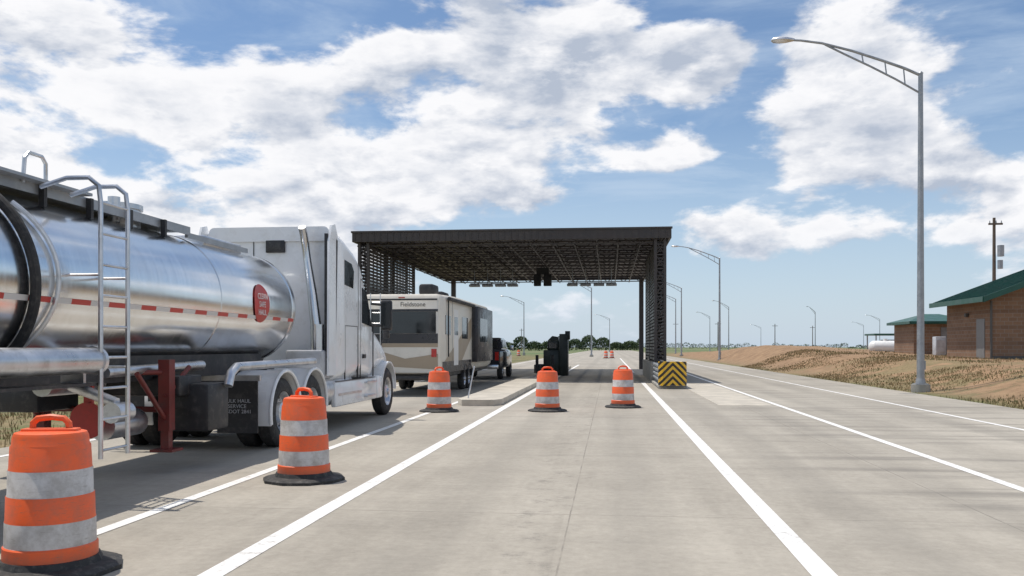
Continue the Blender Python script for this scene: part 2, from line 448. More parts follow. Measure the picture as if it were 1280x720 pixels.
for (p,q) in ((1.78,2.55),(-11.3,-10.5)):
    a=MB(); a.box(p,q,37.6,48.2,-.03,.85,.03); a.done('column_plinth','plinth',g)
a=MB(); bq=MB()
for cx in (-6.6,-1.0):
    a.box(cx-1.35,cx+1.35,49.9,50.0,5.10,5.16)
    for k in (-1.1,-.35,.4,1.1):
        a.cyl((cx+k,49.95,5.16),(cx+k,49.95,5.95),.02,n=6); bq.box(cx+k-.3,cx+k+.3,49.75,50.15,4.96,5.09,.02)
a.done('luminaire_rail','galv',g); bq.done('luminaires','lampwhite',g)
a=MB()
a.box(-4.25,-3.85,49.4,49.7,4.95,5.6,.03); a.box(-3.7,-3.25,49.4,49.7,4.95,5.6,.03); a.box(-4.1,-3.4,49.45,49.65,5.6,5.98)
a.cyl((-4.05,49.3,5.1),(-4.05,49.42,5.1),.12); a.cyl((-3.47,49.3,5.1),(-3.47,49.42,5.1),.12)
a.done('lane_signals','dark',g)

# ------------------------------------------------------------ crash cushion
g=Grp('crash_barrier',(2.25,32,0),local=True)
a=MB()
a.prism([(-.36,-.06),(.36,-.06),(.5,.12),(.5,.3),(-.5,.3),(-.5,.12)],.12,.98,'z'); a.done('nose_panel','chev',g)
a=MB()
for sx_ in (-1,1):
    for z0 in (.38,.72):
        pr=[(0,-.15),(.05,-.11),(.05,-.06),(.0,-.02),(0,.02),(.05,.06),(.05,.11),(0,.15)]
        vs=[];
        for yy in (.3,5.5):
            for (dx,dz) in pr: vs.append((sx_*(.40+dx),yy,z0+dz))
        a.add(vs,[(i,i+1,i+9,i+8) for i in range(7)])
for k in range(5): a.box(-.38,.38,.5+k*1.15,.6+k*1.15 if k<4 else 5.2,0.1,.85)
a.done('guardrail_panels','galv',g)
a=MB(); a.box(-.5,.5,.1,5.5,.0,.1,.01); a.done('base_skid','plinth',g)

# ------------------------------------------------------------ traffic drums
drum_meshes=[]
def drum(x,y,rz=0,z=0,tilt=0):
    g=Grp('traffic_drum',(x,y,z),rz,local=True)
    if not drum_meshes:
        a=MB()
        prof=[(.0,.03),(.288,.03),(.293,.05),(.291,.18),(.280,.191),(.277,.35),(.273,.361),(.269,.515),(.261,.526),(.258,.685),(.252,.696),(.245,.84),(.236,.852),(.232,.905),(.22,.93),(.19,.938),(.0,.938)]
        a.lathe(prof,n=40)
        o=a.done('drum_shell','drum',g,ang=40); drum_meshes.append(o.data)
        a=MB()
        pth=[(-.12,0,.93),(-.115,0,.99),(-.085,0,1.02),(0,0,1.03),(.085,0,1.02),(.115,0,.99),(.12,0,.93)]
        a.tube(pth,.022,8); a.box(-.18,.18,-.05,.05,.93,.955,.01)
        o=a.done('handle','drum',g); drum_meshes.append(o.data)
        a=MB(); n=10
        a.lathe([(0,.0),(.46,.0),(.46,.03),(.42,.05),(.33,.06),(.31,.1),(0.2,.1)],n=n); 
        o=a.done('rubber_base','black_rubber_base',g,ang=20); drum_meshes.append(o.data)
    else:
        for me,nm in zip(drum_meshes,('drum_shell','handle','rubber_base')):
            o=bpy.data.objects.new(nm,me); COL.objects.link(o); g.adopt(o)
    return g
drum(-3.74,5.55,.2); drum(-3.43,9.62,-.5); 
drum(-3.95,20.2,.9); drum(-1.45,20.6,.1); drum(.33,22.1,.4)
for (x,y) in ((-.5,119),(.3,121),(-15.5,150)): drum(x,y,x)

# ------------------------------------------------------------ street lamps
lm=[]
def lamp(x,y,z=0,rz=0,H=10.7):
    g=Grp('street_lamp',(x,y,z),rz,local=True)
    if not lm:
        a=MB(); a.cyl((0,0,.35),(0,0,10.72),.125,.075,20); a.box(-.2,.2,-.2,.2,.3,.34); a.cyl((0,0,10.72),(0,0,10.78),.09,.04)
        a.cyl((0,0,.34),(0,0,.5),.16,.14); a.box(.06,.15,-.05,.05,.8,1.1)
        a.tube([(0,0,10.65),(-.5,0,10.90),(-1.2,0,11.18),(-2.2,0,11.55),(-3.2,0,11.85),(-3.9,0,11.97),(-4.3,0,12.0)],[.05,.05,.048,.045,.042,.04,.035],8)
        a.tube([(0,0,10.05),(-.8,0,10.55),(-1.6,0,11.0),(-2.4,0,11.42),(-3.1,0,11.80)],.035,8)
        for (p,q) in (((-.55,0,10.92),(-.5,0,10.38)),((-1.15,0,11.15),(-1.1,0,10.74)),((-1.9,0,11.43),(-1.85,0,11.15))): a.cyl(p,q,.022,n=6)
        o=a.done('pole_and_arm','galv',g); lm.append((o.data,'pole_and_arm'))
        a=MB()
        secs=[(0,.02,.05),(.08,.08,.07),(.3,.15,.11),(.5,.17,.12),(.7,.12,.1),(.78,.03,.04)]
        vs=[];fs=[];n=12
        for (d,w,h) in secs:
            for k in range(n):
                an=2*math.pi*k/n; vs.append((-4.1-d,w*math.cos(an),12.0+h*math.sin(an)*(1 if math.sin(an)>0 else .8)))
        for i in range(5):
            for k in range(n): fs.append((i*n+k,i*n+(k+1)%n,(i+1)*n+(k+1)%n,(i+1)*n+k))
        fs+=[tuple(range(n)),tuple(range(5*n,6*n))]
        a.add(vs,fs); o=a.done('luminaire_head','alu',g); lm.append((o.data,'luminaire_head'))
        a=MB(); a.cyl((0,0,-.5),(0,0,.3),.3,n=24); o=a.done('foundation','plinth',g); lm.append((o.data,'foundation'))
    else:
        for me,nm in lm:
            o=bpy.data.objects.new(nm,me); COL.objects.link(o); g.adopt(o)
lamp(10.35,30.8,-.05)
lamp(11.2,92,-.1); lamp(11.1,139,0); lamp(12.5,170,0); lamp(27,205,0,.6); lamp(30,270,0,.5); lamp(54,240,.1,.9)
lamp(-2.8,137,0,.0); lamp(-17.5,180,0,0); lamp(0,285,0,0); lamp(88,300,0,.2); lamp(105,380,0); lamp(70,420,0)

g=Grp('utility_pole',(31.4,76,.8))
UX=31.3
a=MB(); a.cyl((UX,76,.5),(UX,76,12.1),.17,.11); a.box(UX-.5,UX+.6,75.8,75.9,11.5,11.65); a.done('pole','wood',g)
a=MB(); a.cyl((UX+.35,75.6,8.9),(UX+.35,75.6,9.8),.25); a.cyl((UX+.35,75.7,7.9),(UX+.35,75.7,8.6),.2)
for k in(-.4,.1,.5): a.cyl((UX+k,75.85,11.65),(UX+k,75.85,11.85),.05,.03,8)
a.done('transformer','galv',g)
for (x,y,h) in ((60,330,10),(80,360,10),(36,300,10),(25,340,11),(-40,400,10)):
    g=Grp('utility_pole',(x,y,0)); a=MB(); a.cyl((x,y,-.5),(x,y,h),.18,.12,8); a.box(x-1,x+1,y-.06,y+.06,h-.8,h-.65); a.done('pole','wood',g)

# ------------------------------------------------------------ buildings
g=Grp('brick_building',(24,50,.85))
zg=.8; XL,XR,YA,YB=19.0,29.0,46.4,52.3; XM=24.0; xe=18.3; ze=3.92; sl=.36
xf=2*XM-xe
def rf(x): return ze+.12+((x-xe) if x<=XM else (xf-x))*sl
wt=rf(XL)-.26
a=MB()
a.prism([(XL,zg-.5),(XR,zg-.5),(XR,wt),(XM,rf(XM)-.3),(XL,wt)],YA,YB,'y'); a.done('walls','brick',g,ang=20)
a=MB()
a.prism([(xe,ze),(xe,ze+.06),(XM,rf(XM)+.05),(xf,ze+.06),(xf,ze),(XM,rf(XM)-.02)],YA-.8,YB+.6,'y')
a.done('roof','green_roof',g,ang=15)
a=MB(); y=YA-.7
while y<YB+.6:
    a.add([(xe,y,ze+.06),(XM,y,rf(XM)+.05),(XM,y,rf(XM)+.09),(xe,y,ze+.1),(xe,y+.03,ze+.06),(XM,y+.03,rf(XM)+.05),(XM,y+.03,rf(XM)+.09),(xe,y+.03,ze+.1)],[(0,1,2,3),(4,5,6,7),(3,2,6,7)])
    y+=.45
a.done('roof_seams','green_roof',g)
a=MB()
a.prism([(xe-.02,ze-.2),(xe-.02,ze+.08),(XM,rf(XM)+.07),(xf+.02,ze+.08),(xf+.02,ze-.2),(XM,rf(XM)-.22)],YA-.86,YA-.803,'y')
a.box(xe-.06,xe-.022,YA-.8,YB+.6,ze-.18,ze+.08); a.done('fascia','green_roof',g,ang=15)
a=MB(); a.prism([(xe+.01,ze-.13),(XM,rf(XM)-.16),(xf-.01,ze-.13),(XM,rf(XM)-.1)],YA-.8,YB+.6,'y'); a.done('soffit','soffit',g)
a=MB(); a.box(20.6,21.6,YA-.03,YA+.02,zg,3.0); a.box(XL-.03,XL+.02,47.2,48.2,zg,2.95); a.done('doors','doorgrey',g)
a=MB(); a.cyl((XL-.06,YA-.08,zg),(XL-.06,YA-.08,ze-.1),.06,n=8); a.box(XL-.18,XL-.03,49.2,49.4,3.1,3.3,.02); a.box(XL-.02,XR+.02,YA-.02,YA-.001,zg,zg+.25); a.done('downpipe_and_base','soffit',g)

g=Grp('pump_house',(21,62,.85))
a=MB(); a.box(19.9,23.4,60.5,64.5,.3,3.02); a.done('walls','brick',g)
a=MB(); x0,x1,y0,y1=19.5,23.8,60.1,64.9
a.add([(x0,y0,3.2),(x1,y0,3.2),(x1,y1,3.2),(x0,y1,3.2),(21.2,62.5,3.75),(22.2,62.5,3.75),(x0,y0,3.03),(x1,y0,3.03),(x1,y1,3.03),(x0,y1,3.03)],
 [(0,1,5,4),(1,2,5),(2,3,4,5),(3,0,4),(6,7,1,0),(7,8,2,1),(8,9,3,2),(9,6,0,3),(6,9,8,7)]); a.done('roof','green_roof',g,ang=10)
a=MB(); a.box(21.6,22.5,60.45,60.52,.8,2.8); a.done('door','doorgrey',g)
g=Grp('electrical_cabinet',(20.0,57,.85)); 
a=MB(); a.box(19.95,20.55,56.7,57.3,.75,2.15,.03); a.box(20.0,20.5,56.67,56.699,1.2,1.95); a.done('housing','lampwhite',g)
g=Grp('propane_tank',(21.0,70.5,1))
a=MB(); pr=[(.001,-1.25)]+[(.5*math.sin(R(k)),-.85-.4*math.cos(R(k))) for k in range(10,91,10)]+[(.5*math.cos(R(k)),.85+.4*math.sin(R(k))) for k in range(0,81,10)]+[(.001,1.25)]
zt=1.5; tx=21.1; ty=70.5
a.lathe(pr,(tx,ty,zt),'x',32); a.cyl((tx,ty,zt+.48),(tx,ty,zt+.65),.16); a.done('vessel','tankwhite',g)
a=MB()
for k in(-.7,.7): a.box(tx+k-.08,tx+k+.08,ty-.3,ty+.3,zt-.9,zt-.4)
a.done('saddles','plinth',g)
g=Grp('equipment_shed',(34,108,1))
a=MB(); zz=gh(33,108); a.box(30.5,35,106,110,zz+2.0,zz+2.2); a.done('roof','green_roof',g)
a=MB()
for xx in(30.7,34.7):
    for yy in(106.2,109.7): a.box(xx,xx+.12,yy,yy+.12,zz-.3,zz+2.0)
a.box(32.0,34.4,107,109,zz,zz+1.5,.1); a.done('posts_and_equipment','galv',g)

for (x0,x1,y,h) in ((270,295,760,5),(-130,-100,700,6)):
    g=Grp('distant_building',((x0+x1)/2,y,0)); a=MB(); a.box(x0,x1,y,y+15,-.5,h); a.done('walls','plinth',g)
    a=MB(); a.prism([(x0-.5,h+.003),(x1+.5,h+.003),((x0+x1)/2+ (x1-x0)*.3,h+1.5),((x0+x1)/2-(x1-x0)*.3,h+1.5)],y-.5,y+15.5,'y'); a.done('roof','soffit',g)

def treeline(name,cx0,cx1,y,hh,n):
    a=MB()
    for _ in range(n):
        x=random.uniform(cx0,cx1)
        cell=math.floor(x/6.5); rr=random.Random(cell*13+int(y)); top=hh*rr.uniform(.5,1.0); cen=(cell+.5)*6.5
        if rr.random()<.08: top*=.4
        prof=top*math.sqrt(max(0.12,1-((x-cen)/4.6)**2))
        z=prof*random.random()**.6; yy=y+random.uniform(-3,3); s=random.uniform(.25,.75)
        v=[(x+random.uniform(-s,s),yy+random.uniform(-s,s),z+random.uniform(-s,s)) for _ in range(3)]
        a.add(v,[(0,1,2)])
    a.done(name,'foliage',smooth=False)
treeline('distant_trees',-90,14,420,7.2,20000)
treeline('distant_trees',-330,-90,470,6,9000)
treeline('distant_trees',12,380,800,6,12000)

# ------------------------------------------------------------ wheels
def wheel(g,xo,y,r=.52,w=.28,side=1,dual=False,rim='alu',z=None):
    z=r if z is None else z
    ti=MB()
    ws=[0]+([.34] if dual else [])
    for off in ws:
        h0=xo-side*off; h=lambda d:h0-side*d
        pr=[(r*.58,h(.03)),(r*.72,h(.0)),(r*.9,h(.015)),(r*.97,h(.04)),(r,h(.06)),(r,h(w-.06)),(r*.97,h(w-.04)),(r*.9,h(w-.01)),(r*.58,h(w-.02))]
        ti.lathe(pr,(0,y,z),'x',36)
    ti.done('tyre','rubber',g)
    ri=MB()
    h=lambda d:xo-side*d
    pr=[(r*.6,h(.02)),(r*.57,h(.035)),(r*.53,h(.10)),(r*.5,h(.13)),(r*.3,h(.12)),(r*.28,h(.04)),(r*.16,h(.02)),(r*.14,h(-.02)),(.001,h(-.025))]
    ri.lathe(pr,(0,y,z),'x',32)
    for k in range(10):
        an=2*math.pi*k/10; yy=y+r*.36*math.cos(an); z2=z+r*.36*math.sin(an)
        ri.cyl((h(.13),yy,z2),(h(.085),yy,z2),.017,n=6)
    ri.done('rim',rim,g)
    hb=MB()
    for k in range(8):
        an=2*math.pi*(k+.5)/8; yy=y+r*.43*math.cos(an); z2=z+r*.43*math.sin(an)
        hb.cyl((h(.125),yy,z2),(h(.122),yy,z2),.028,n=10)
    hb.done('rim_holes','frame',g)

# ------------------------------------------------------------ semi truck
g=Grp('semi_truck',(-6.1,17,0))
XC=-6.1; XO=-4.88; XI=-7.32
a=MB()
a.loft([(15.30,XI+.02,XO-.02,.92,3.58,.12),(15.36,XI,XO,.90,3.60,.16),(15.9,XI,XO,.88,3.56,.22),(16.5,XI,XO,.86,3.44,.28),(16.95,XI,XO,.86,3.26,.32),
        (17.25,XI+.02,XO-.02,.86,2.95,.3),(17.55,XI+.03,XO-.03,.86,2.56,.25),(17.95,XI+.06,XO-.06,.86,2.12,.2),(18.02,XI+.08,XO-.08,.86,2.0,.2)],seg=6)
a.done('cab_and_sleeper','white_paint',g,ang=50)
a=MB()
a.loft([(18.02,XI+.10,XO-.10,.95,1.98,.2),(18.5,XI+.09,XO-.09,1.0,1.88,.28),(19.1,XI+.10,XO-.1,1.02,1.66,.3),(19.55,XI+.16,XO-.16,.98,1.42,.28),(19.80,XI+.3,XO-.3,.7,1.2,.2),(19.86,XI+.4,XO-.4,.7,1.05,.15)],seg=6)
a.done('hood','white_paint',g,ang=50)
a=MB()
for xa,xb in ((XO-.42,XO+.0),(XI,XI+.42)):
    a.lathe([(.60,xa),(.64,xa),(.64,xb),(.60,xb)],(0,19.2,.55),'x',24,0,180,closedprof=True)
    a.box(xa,xb,18.2,18.62,.42,.9,.04)
a.done('front_fenders','white_paint',g)
a=MB(); a.loft([(19.72,XI+.06,XO-.06,.32,.85,.1),(19.95,XI+.1,XO-.1,.32,.85,.14),(20.03,XI+.3,XO-.3,.36,.8,.12)]); a.done('bumper','white_paint',g,ang=50)
a=MB()
a.box(XO-.1,XO-.005,15.35,18.15,.42,.87,.03); a.box(XI+.005,XI+.1,15.35,18.15,.42,.87,.03); a.done('side_fairing','white_paint',g)
a=MB()
a.box(XO-.02,XO+.06,17.2,17.95,.50,.53); a.box(XO-.02,XO+.06,17.2,17.95,.78,.81); a.box(XO-.004,XO+.01,15.5,17.0,.62,.66); a.done('steps','alu',g)
a=MB()
pp=[(14.95,1.0),(15.33,1.0),(15.45,3.5),(15.3,3.70),(15.12,3.66),(14.98,3.35)]
a.prism(pp,XO-.04,XO+.0,'x'); a.prism(pp,XI,XI+.04,'x')
a.done('side_extenders','white_paint',g)
a=MB(); a.loft([(15.25,XI+.1,XO-.1,3.40,3.66,.1),(16.0,XI+.12,XO-.12,3.40,3.60,.12),(16.6,XI+.2,XO-.2,3.3,3.46,.08)]); a.done('roof_fairing','white_paint',g,ang=50)
for xs_,sg in ((XO,1),(XI,-1)):
    a=MB()
    def q(pts,th=.006): a.prism(pts,xs_-.02 if sg>0 else xs_+.02,xs_+sg*th,'x')
    def ln(y0,z0,y1,z1,w=.014):
        d=Vector((y1-y0,z1-z0)).normalized(); nrm=Vector((-d.y,d.x))*w/2
        q([(y0+nrm.x,z0+nrm.y),(y1+nrm.x,z1+nrm.y),(y1-nrm.x,z1-nrm.y),(y0-nrm.x,z0-nrm.y)],.003)
    ln(16.92,.9,16.92,2.85); ln(16.92,2.85,17.35,2.75); ln(17.86,.9,17.86,2.0); ln(15.9,.9,15.9,1.9); ln(15.9,1.9,16.7,1.9); ln(16.7,.9,16.7,1.9); ln(15.36,.88,18.0,.88)
    ln(16.75,.9,16.75,3.1,.02)
    a.done('panel_seams','frame',g,smooth=False)
    a=MB(); q([(15.85,2.66),(16.4,2.62),(16.45,2.95),(16.3,3.08),(15.85,3.12)]); q([(17.02,1.98),(17.72,1.92),(17.45,2.42),(17.3,2.62),(17.02,2.68)],.004); a.done('side_windows','glass',g,smooth=False)
    a=MB(); q([(17.05,1.28),(17.2,1.28),(17.2,1.36),(17.05,1.36)],.03); a.done('door_handle','frame',g)
a=MB(); a.add([(XI+.2,17.30,2.93),(XO-.2,17.30,2.93),(XO-.16,17.97,2.13),(XI+.16,17.97,2.13)],[(0,1,2,3)])
o=a.done('windshield','glass',g); 
for v in o.data.vertices: v.co.y+=.03; v.co.z+=.03
for sg,xs_ in((1,XO),(-1,XI)):
    a=MB(); a.box(min(xs_+sg*.12,xs_+sg*.36),max(xs_+sg*.12,xs_+sg*.36),17.95,18.08,1.85,2.48,.04); a.done('mirror_housing','frame',g)
    a=MB(); x0=min(xs_+sg*.15,xs_+sg*.33);a.box(x0,x0+.18,17.944,17.949,1.9,2.43); a.done('mirror_glass','glass',g)
    a=MB(); a.cyl((xs_-sg*.05,17.85,2.4),(xs_+sg*.2,18.0,2.38),.025,n=8); a.cyl((xs_-sg*.05,17.85,1.95),(xs_+sg*.2,18.0,1.95),.025,n=8)
    a.cyl((xs_-sg*.25,19.2,1.45),(xs_-sg*.12,19.3,1.75),.012,n=6); a.box(min(xs_-sg*.16,xs_-sg*.02),max(xs_-sg*.16,xs_-sg*.02),19.25,19.33,1.7,1.95,.02); a.done('mirror_arms','frame',g)
a=MB(); a.box(XO-.42,XO-.2,19.62,19.78,.95,1.2,.04); a.box(XI+.2,XI+.42,19.62,19.78,.95,1.2,.04); a.done('headlamps','chrome',g)
a=MB(); a.tube([(-5.10,15.0,.95),(-5.10,15.0,1.6),(-5.20,15.02,2.4),(-5.30,15.05,3.0),(-5.34,15.05,3.3),(-5.35,14.98,3.5),(-5.35,14.90,3.6)],[.1,.1,.085,.07,.07,.07,.07],14); a.cyl((-5.10,15.0,.95),(-5.11,15.0,1.9),.12); a.done('exhaust_stack','chrome',g)
a=MB(); a.box(-6.15,-5.8,15.24,15.29,3.2,3.42,.01); a.box(-6.95,-5.35,15.27,15.298,1.0,1.03)
a.box(XO-.10,XO-.045,15.0,15.3,1.3,3.5)  # black slab stands in for the shade in the cab-to-extender gap
for xx in (-6.4,): a.box(xx,xx+.015,15.29,15.298,1.0,3.4)
a.tube([(-6.0,15.2,1.9),(-6.0,14.95,1.5),(-6.05,14.8,1.25),(-6.1,14.7,1.2)],.02,6); a.tube([(-6.15,15.2,1.9),(-6.2,14.9,1.3),(-6.15,14.8,1.2),(-6.2,14.7,1.2)],.02,6)
a.done('rear_fittings_and_gap_shade','frame',g)
a=MB(); a.cyl((-6.9,15.1,1.2),(-6.9,15.1,2.9),.14); a.box(-5.6,-4.95,14.75,15.28,.95,1.45,.04); a.done('air_cleaner','grey_panel',g)
a=MB()
for xx in (-6.6,-5.68): a.box(xx,xx+.1,12.0,19.6,.72,1.0)
for yy in (12.3,13.5,14.6,16): a.box(-6.5,-5.68,yy,yy+.12,.75,.95)
a.cyl((-7.2,12.85,.52),(-5.0,12.85,.52),.1); a.cyl((-7.2,14.15,.52),(-5.0,14.15,.52),.1); a.cyl((-7.2,19.2,.52),(-5.0,19.2,.52),.08)
a.box(-6.6,-5.6,12.9,14.0,1.0,1.14,.03); a.box(-6.5,-5.7,17.6,19.5,.6,1.0); a.box(-7.1,-5.1,14.9,18.2,.45,.86)
a.done('chassis','frame',g)
a=MB(); a.cyl((-5.2,14.95,.72),(-5.2,16.6,.72),.3); a.done('fuel_tank','alu',g)
for y in (12.85,14.15):
    wheel(g,XO+.0,y,dual=True); wheel(g,XI,y,dual=True,side=-1)
wheel(g,XO-.02,19.2,side=1); wheel(g,XI+.02,19.2,side=-1)
a=MB()
for y in (12.85,14.15):
    for xa in (XO-.64,XI): 
        a0,a1=(18,196) if y<13 else (-4,150)
        a.lathe([(.60,xa),(.625,xa),(.625,xa+.66),(.60,xa+.66)],(0,y,.53),'x',26,a0,a1,closedprof=True)
        xo_=xa+.66 if xa>-6 else xa
        a.tube([(xo_,y+.615*math.cos(R(k)),.53+.615*math.sin(R(k))) for k in range(a0,a1+1,8)],.028,8)
a.done('drive_fenders','white_paint',g)
a=MB()
for xa in (XO-.67,XI+.07):
    a.box(xa,xa+.6,11.98,12.0,.28,1.02)
a.done('mud_flaps','frame',g)
a=MB(); a.box(XI+.05,XO-.05,12.003,12.06,1.02,1.1); a.box(-6.9,-5.3,12.0,12.1,.8,.9); a.done('flap_bar','alu',g)
a=MB(); a.box(-5.65,-5.5,11.95,12.0,.82,.92,.01); a.box(-6.7,-6.55,11.95,12.0,.82,.92,.01); a.done('tail_lamps','tail',g)
def text(name,s,loc,rot,size,mat,g,al='CENTER'):
    cu=bpy.data.curves.new(name,'FONT'); cu.body=s; cu.size=size; cu.align_x=al; cu.align_y='CENTER'; cu.extrude=.001
    o=bpy.data.objects.new(name,cu); COL.objects.link(o); o.location=loc; o.rotation_euler=rot; cu.materials.append(M[mat])
    g.adopt(o)
text('flap_lettering','BULK HAUL\nSERVICE\nUSDOT 2841',(XO-.37,11.975,.66),(R(90),0,0),.075,'grey_panel',g)

# --- trailer
g=Grp('tanker_trailer',(-6.1,7.5,0))
TZ=2.14; TR=.89; TE=14.62
a=MB()
pr=[(.001,TE),(.3,TE-.02),(.55,TE-.07),(.72,TE-.15),(.82,TE-.25),(.87,TE-.36),(TR,TE-.5)]
pr+=[(TR,yy) for yy in (12,9.5,7,4.5,2,.5)]
pr+=[(.87,.3),(.82,.18),(.7,.05),(.5,-.05),(.001,-.16)]
a.lathe(pr,(XC,0,TZ),'y',96); a.done('tank_barrel','tank',g,ang=60)
a=MB()
for yy,ww in ((TE-.5,.05),(11.4,.012),(6.9,.012),(3.0,.012)):
    a.lathe([(TR-.01,yy-ww),(TR+.008,yy-ww),(TR+.008,yy+ww),(TR-.01,yy+ww)],(XC,0,TZ),'y',96,closedprof=True)
a.done('tank_bands','tank',g,ang=30)
a=MB()
a.box(XC-.42,XC+.42,.8,11.4,3.06,3.09); 
for xx in (XC-.44,XC+.42): a.box(xx,xx+.02,.8,11.4,3.02,3.13)
a.box(XC-.5,XC+.58,.9,8.9,3.12,3.15)
a.box(XC+.36,XC+.40,11.4,13.4,2.99,3.06)
a.done('top_walkway','galv',g)
a=MB()
for yy in [1+.8*k for k in range(13)]: a.box(XC+.44,XC+.5,yy,yy+.05,2.9,3.12)
a.box(XC-.4,XC+.5,6.2,7.4,3.15,3.26,.02)
a.done('walkway_brackets','dark',g)
a=MB()
for yy in (2.6,6.8,10.3):
    a.cyl((XC,yy,2.95),(XC,yy,3.2),.3,n=28); a.cyl((XC,yy,3.2),(XC,yy,3.26),.33,n=28); a.cyl((XC+.2,yy-.35,3.0),(XC+.2,yy-.35,3.3),.07)
a.box(XC-.3,XC+.3,12.1,13.4,2.96,3.12,.03)
a.done('manway_lids','alu',g)
a=MB(); pth=[]
for yy in (7.95,): a.tube([(XC+.45,yy,3.1),(XC+.47,yy,3.34),(XC+.47,yy+.06,3.40),(XC+.47,yy+.26,3.40),(XC+.47,yy+.32,3.34),(XC+.47,yy+.32,3.1)],.02,8)
for yy in (8.0,8.48):
    a.tube([(XO-.62,yy,3.06),(XO-.35,yy,3.14),(XO-.12,yy,3.14),(XO-.02,yy,3.06),(XO,yy,2.9),(XO,yy,.42)],.024,8)
z=.5
while z<3.0: a.cyl((XO,8.0,z),(XO,8.48,z),.014,n=8); z+=.3
for z in (1.3,2.2,): a.cyl((XO,8.0,z),(XO-.4,8.0,z),.014,n=6); a.cyl((XO,8.48,z),(XO-.4,8.48,z),.014,n=6)
a.done('ladder','alu',g)
a=MB()
rr_=TR+.012
an0,an1=math.asin((1.92-TZ)/rr_),math.asin((1.972-TZ)/rr_)
a.add([(XC+rr_*math.cos(an0),.3,TZ+rr_*math.sin(an0)),(XC+rr_*math.cos(an0),TE-.5,TZ+rr_*math.sin(an0)),(XC+rr_*math.cos(an1),TE-.5,TZ+rr_*math.sin(an1)),(XC+rr_*math.cos(an1),.3,TZ+rr_*math.sin(an1))],[(0,1,2,3)])
a.done('reflective_tape','tape',g,smooth=False)
def ondisc(r,y0,z0,off,mat,name):
    a=MB(); n=32; K=6; vs=[];fs=[]
    for k in range(1,K+1):
        for i in range(n):
            an=2*math.pi*i/n; yy=y0+r*k/K*math.cos(an); th=(z0-TZ+r*k/K*math.sin(an))/TR
            vs.append((XC+(TR+off)*math.cos(th),yy,TZ+(TR+off)*math.sin(th)))
    vs.append((XC+(TR+off)*math.cos((z0-TZ)/TR),y0,TZ+(TR+off)*math.sin((z0-TZ)/TR))); c=len(vs)-1
    for i in range(n): fs.append((c,i,(i+1)%n))
    for k in range(K-1):
        for i in range(n): fs.append((k*n+i,k*n+(i+1)%n,(k+1)*n+(i+1)%n,(k+1)*n+i))
    a.add(vs,fs); a.done(name,mat,g)
ondisc(.29,12.75,2.16,.016,'red','placard')
text('placard_lettering','CLEAN\nSAFE\nHAUL',(XC+TR+.022,12.75,2.14),(R(90),0,R(90)),.12,'whitevinyl',g)
ondisc(.17,2.0,2.4,.006,'red','placard')
a=MB()
pts=[(XC+(TR+.06)*math.cos(R(k)),7.42-.12*math.sin(R(k*1.0)),TZ+(TR+.06)*math.sin(R(k))) for k in range(-75,76,5)]
a.tube(pts,.048,10); a.done('black_hose','rubber',g)
a=MB()
pts=[(XC+(TR+.035)*math.cos(R(k)),7.55+.25*math.cos(R(k*1.6)),TZ+(TR+.035)*math.sin(R(k))) for k in range(-50,51,5)]
a.tube(pts,.022,8)
a.cyl((XO-.08,1.5,1.37),(XO-.08,8.0,1.37),.125,n=24); a.cyl((XO-.08,8.0,1.37),(XO-.08,8.05,1.37),.14,n=24)
for yy in(3,5,6.5,7.8): a.box(XO-.28,XO-.05,yy,yy+.04,1.16,1.26)
a.tube([(XO-.02,10.9,1.0),(XO-.02,10.98,1.16),(XO-.02,11.15,1.24),(XO-.02,14.2,1.27)],.06,12)
a.cyl((XC+.6,9.1,1.22),(XC+.6,11.4,1.26),.06)
a.done('hose_tubes','alu',g)
a=MB()
for xx in (XC-.55,XC+.45): a.box(xx,xx+.1,.5,13.6,1.10,1.40)
for k in range(10): a.box(XC-.45,XC+.45,1+k*1.35,1.1+k*1.35,1.12,1.26)
a.box(XC-.6,XC+.6,12.6,14.0,1.145,1.20); a.box(XC-.5,XC+.9,10.2,10.8,.9,1.15,.03); a.box(XC+.55,XC+1.15,10.45,11.05,.45,1.05,.04)
a.box(XC-1.1,XC-.4,9.4,10.2,.75,1.1,.03)
a.box(XO-.3,XO-.02,1.5,8.1,1.13,1.16)
a.done('subframe','frame',g)
a=MB(); a.cyl((XC+.2,8.6,1.1),(XC+.2,9.6,1.1),.12); a.cyl((XC+.3,8.9,1.1),(XC+.85,8.9,.9),.06); a.cyl((XC+.85,8.8,.8),(XC+.85,9.1,.8),.11)
a.cyl((XC+.5,9.2,.62),(XC+.5,9.9,.62),.16); a.done('belly_valves','alu',g)
a=MB()
for sg in (1,-1):
    xx=XC+sg*.8
    a.box(xx-.07,xx+.07,10.0,10.14,.5,1.35); a.box(xx-.05,xx+.05,10.02,10.12,.28,.5); a.box(xx-.14,xx+.14,9.93,10.21,.25,.28)
    a.cyl((xx,10.07,1.2),(xx-sg*.5,9.4,1.2),.03); a.cyl((xx,10.07,.6),(xx,9.4,1.2),.03); a.cyl((xx+sg*.02,10.0,.9),(xx+sg*.02,10.6,1.25),.03)
a.cyl((XC-.8,10.07,.75),(XC+.8,10.07,.75),.035)
a.done('landing_gear','dkred',g)
a=MB(); a.lathe([(.001,0),(.2,.0),(.2,.02),(.001,.02)],(XC+.45,9.0,.70),'y',24); a.box(XC+.4,XC+.5,9.02,9.06,.7,1.12); a.done('hazard_plates','red',g)
a=MB()
for y in (1.6,2.9): a.cyl((-7.2,y,.52),(-5.0,y,.52),.08)
a.done('axles','frame',g)
for y in (1.6,2.9): wheel(g,XO,y,dual=True); wheel(g,XI,y,dual=True,side=-1)
a=MB()
for y in (1.6,2.9):
    for xa in (XO-.64,XI): a.lathe([(.60,xa),(.62,xa),(.62,xa+.66),(.60,xa+.66)],(0,y,.53),'x',24,10,170,closedprof=True)
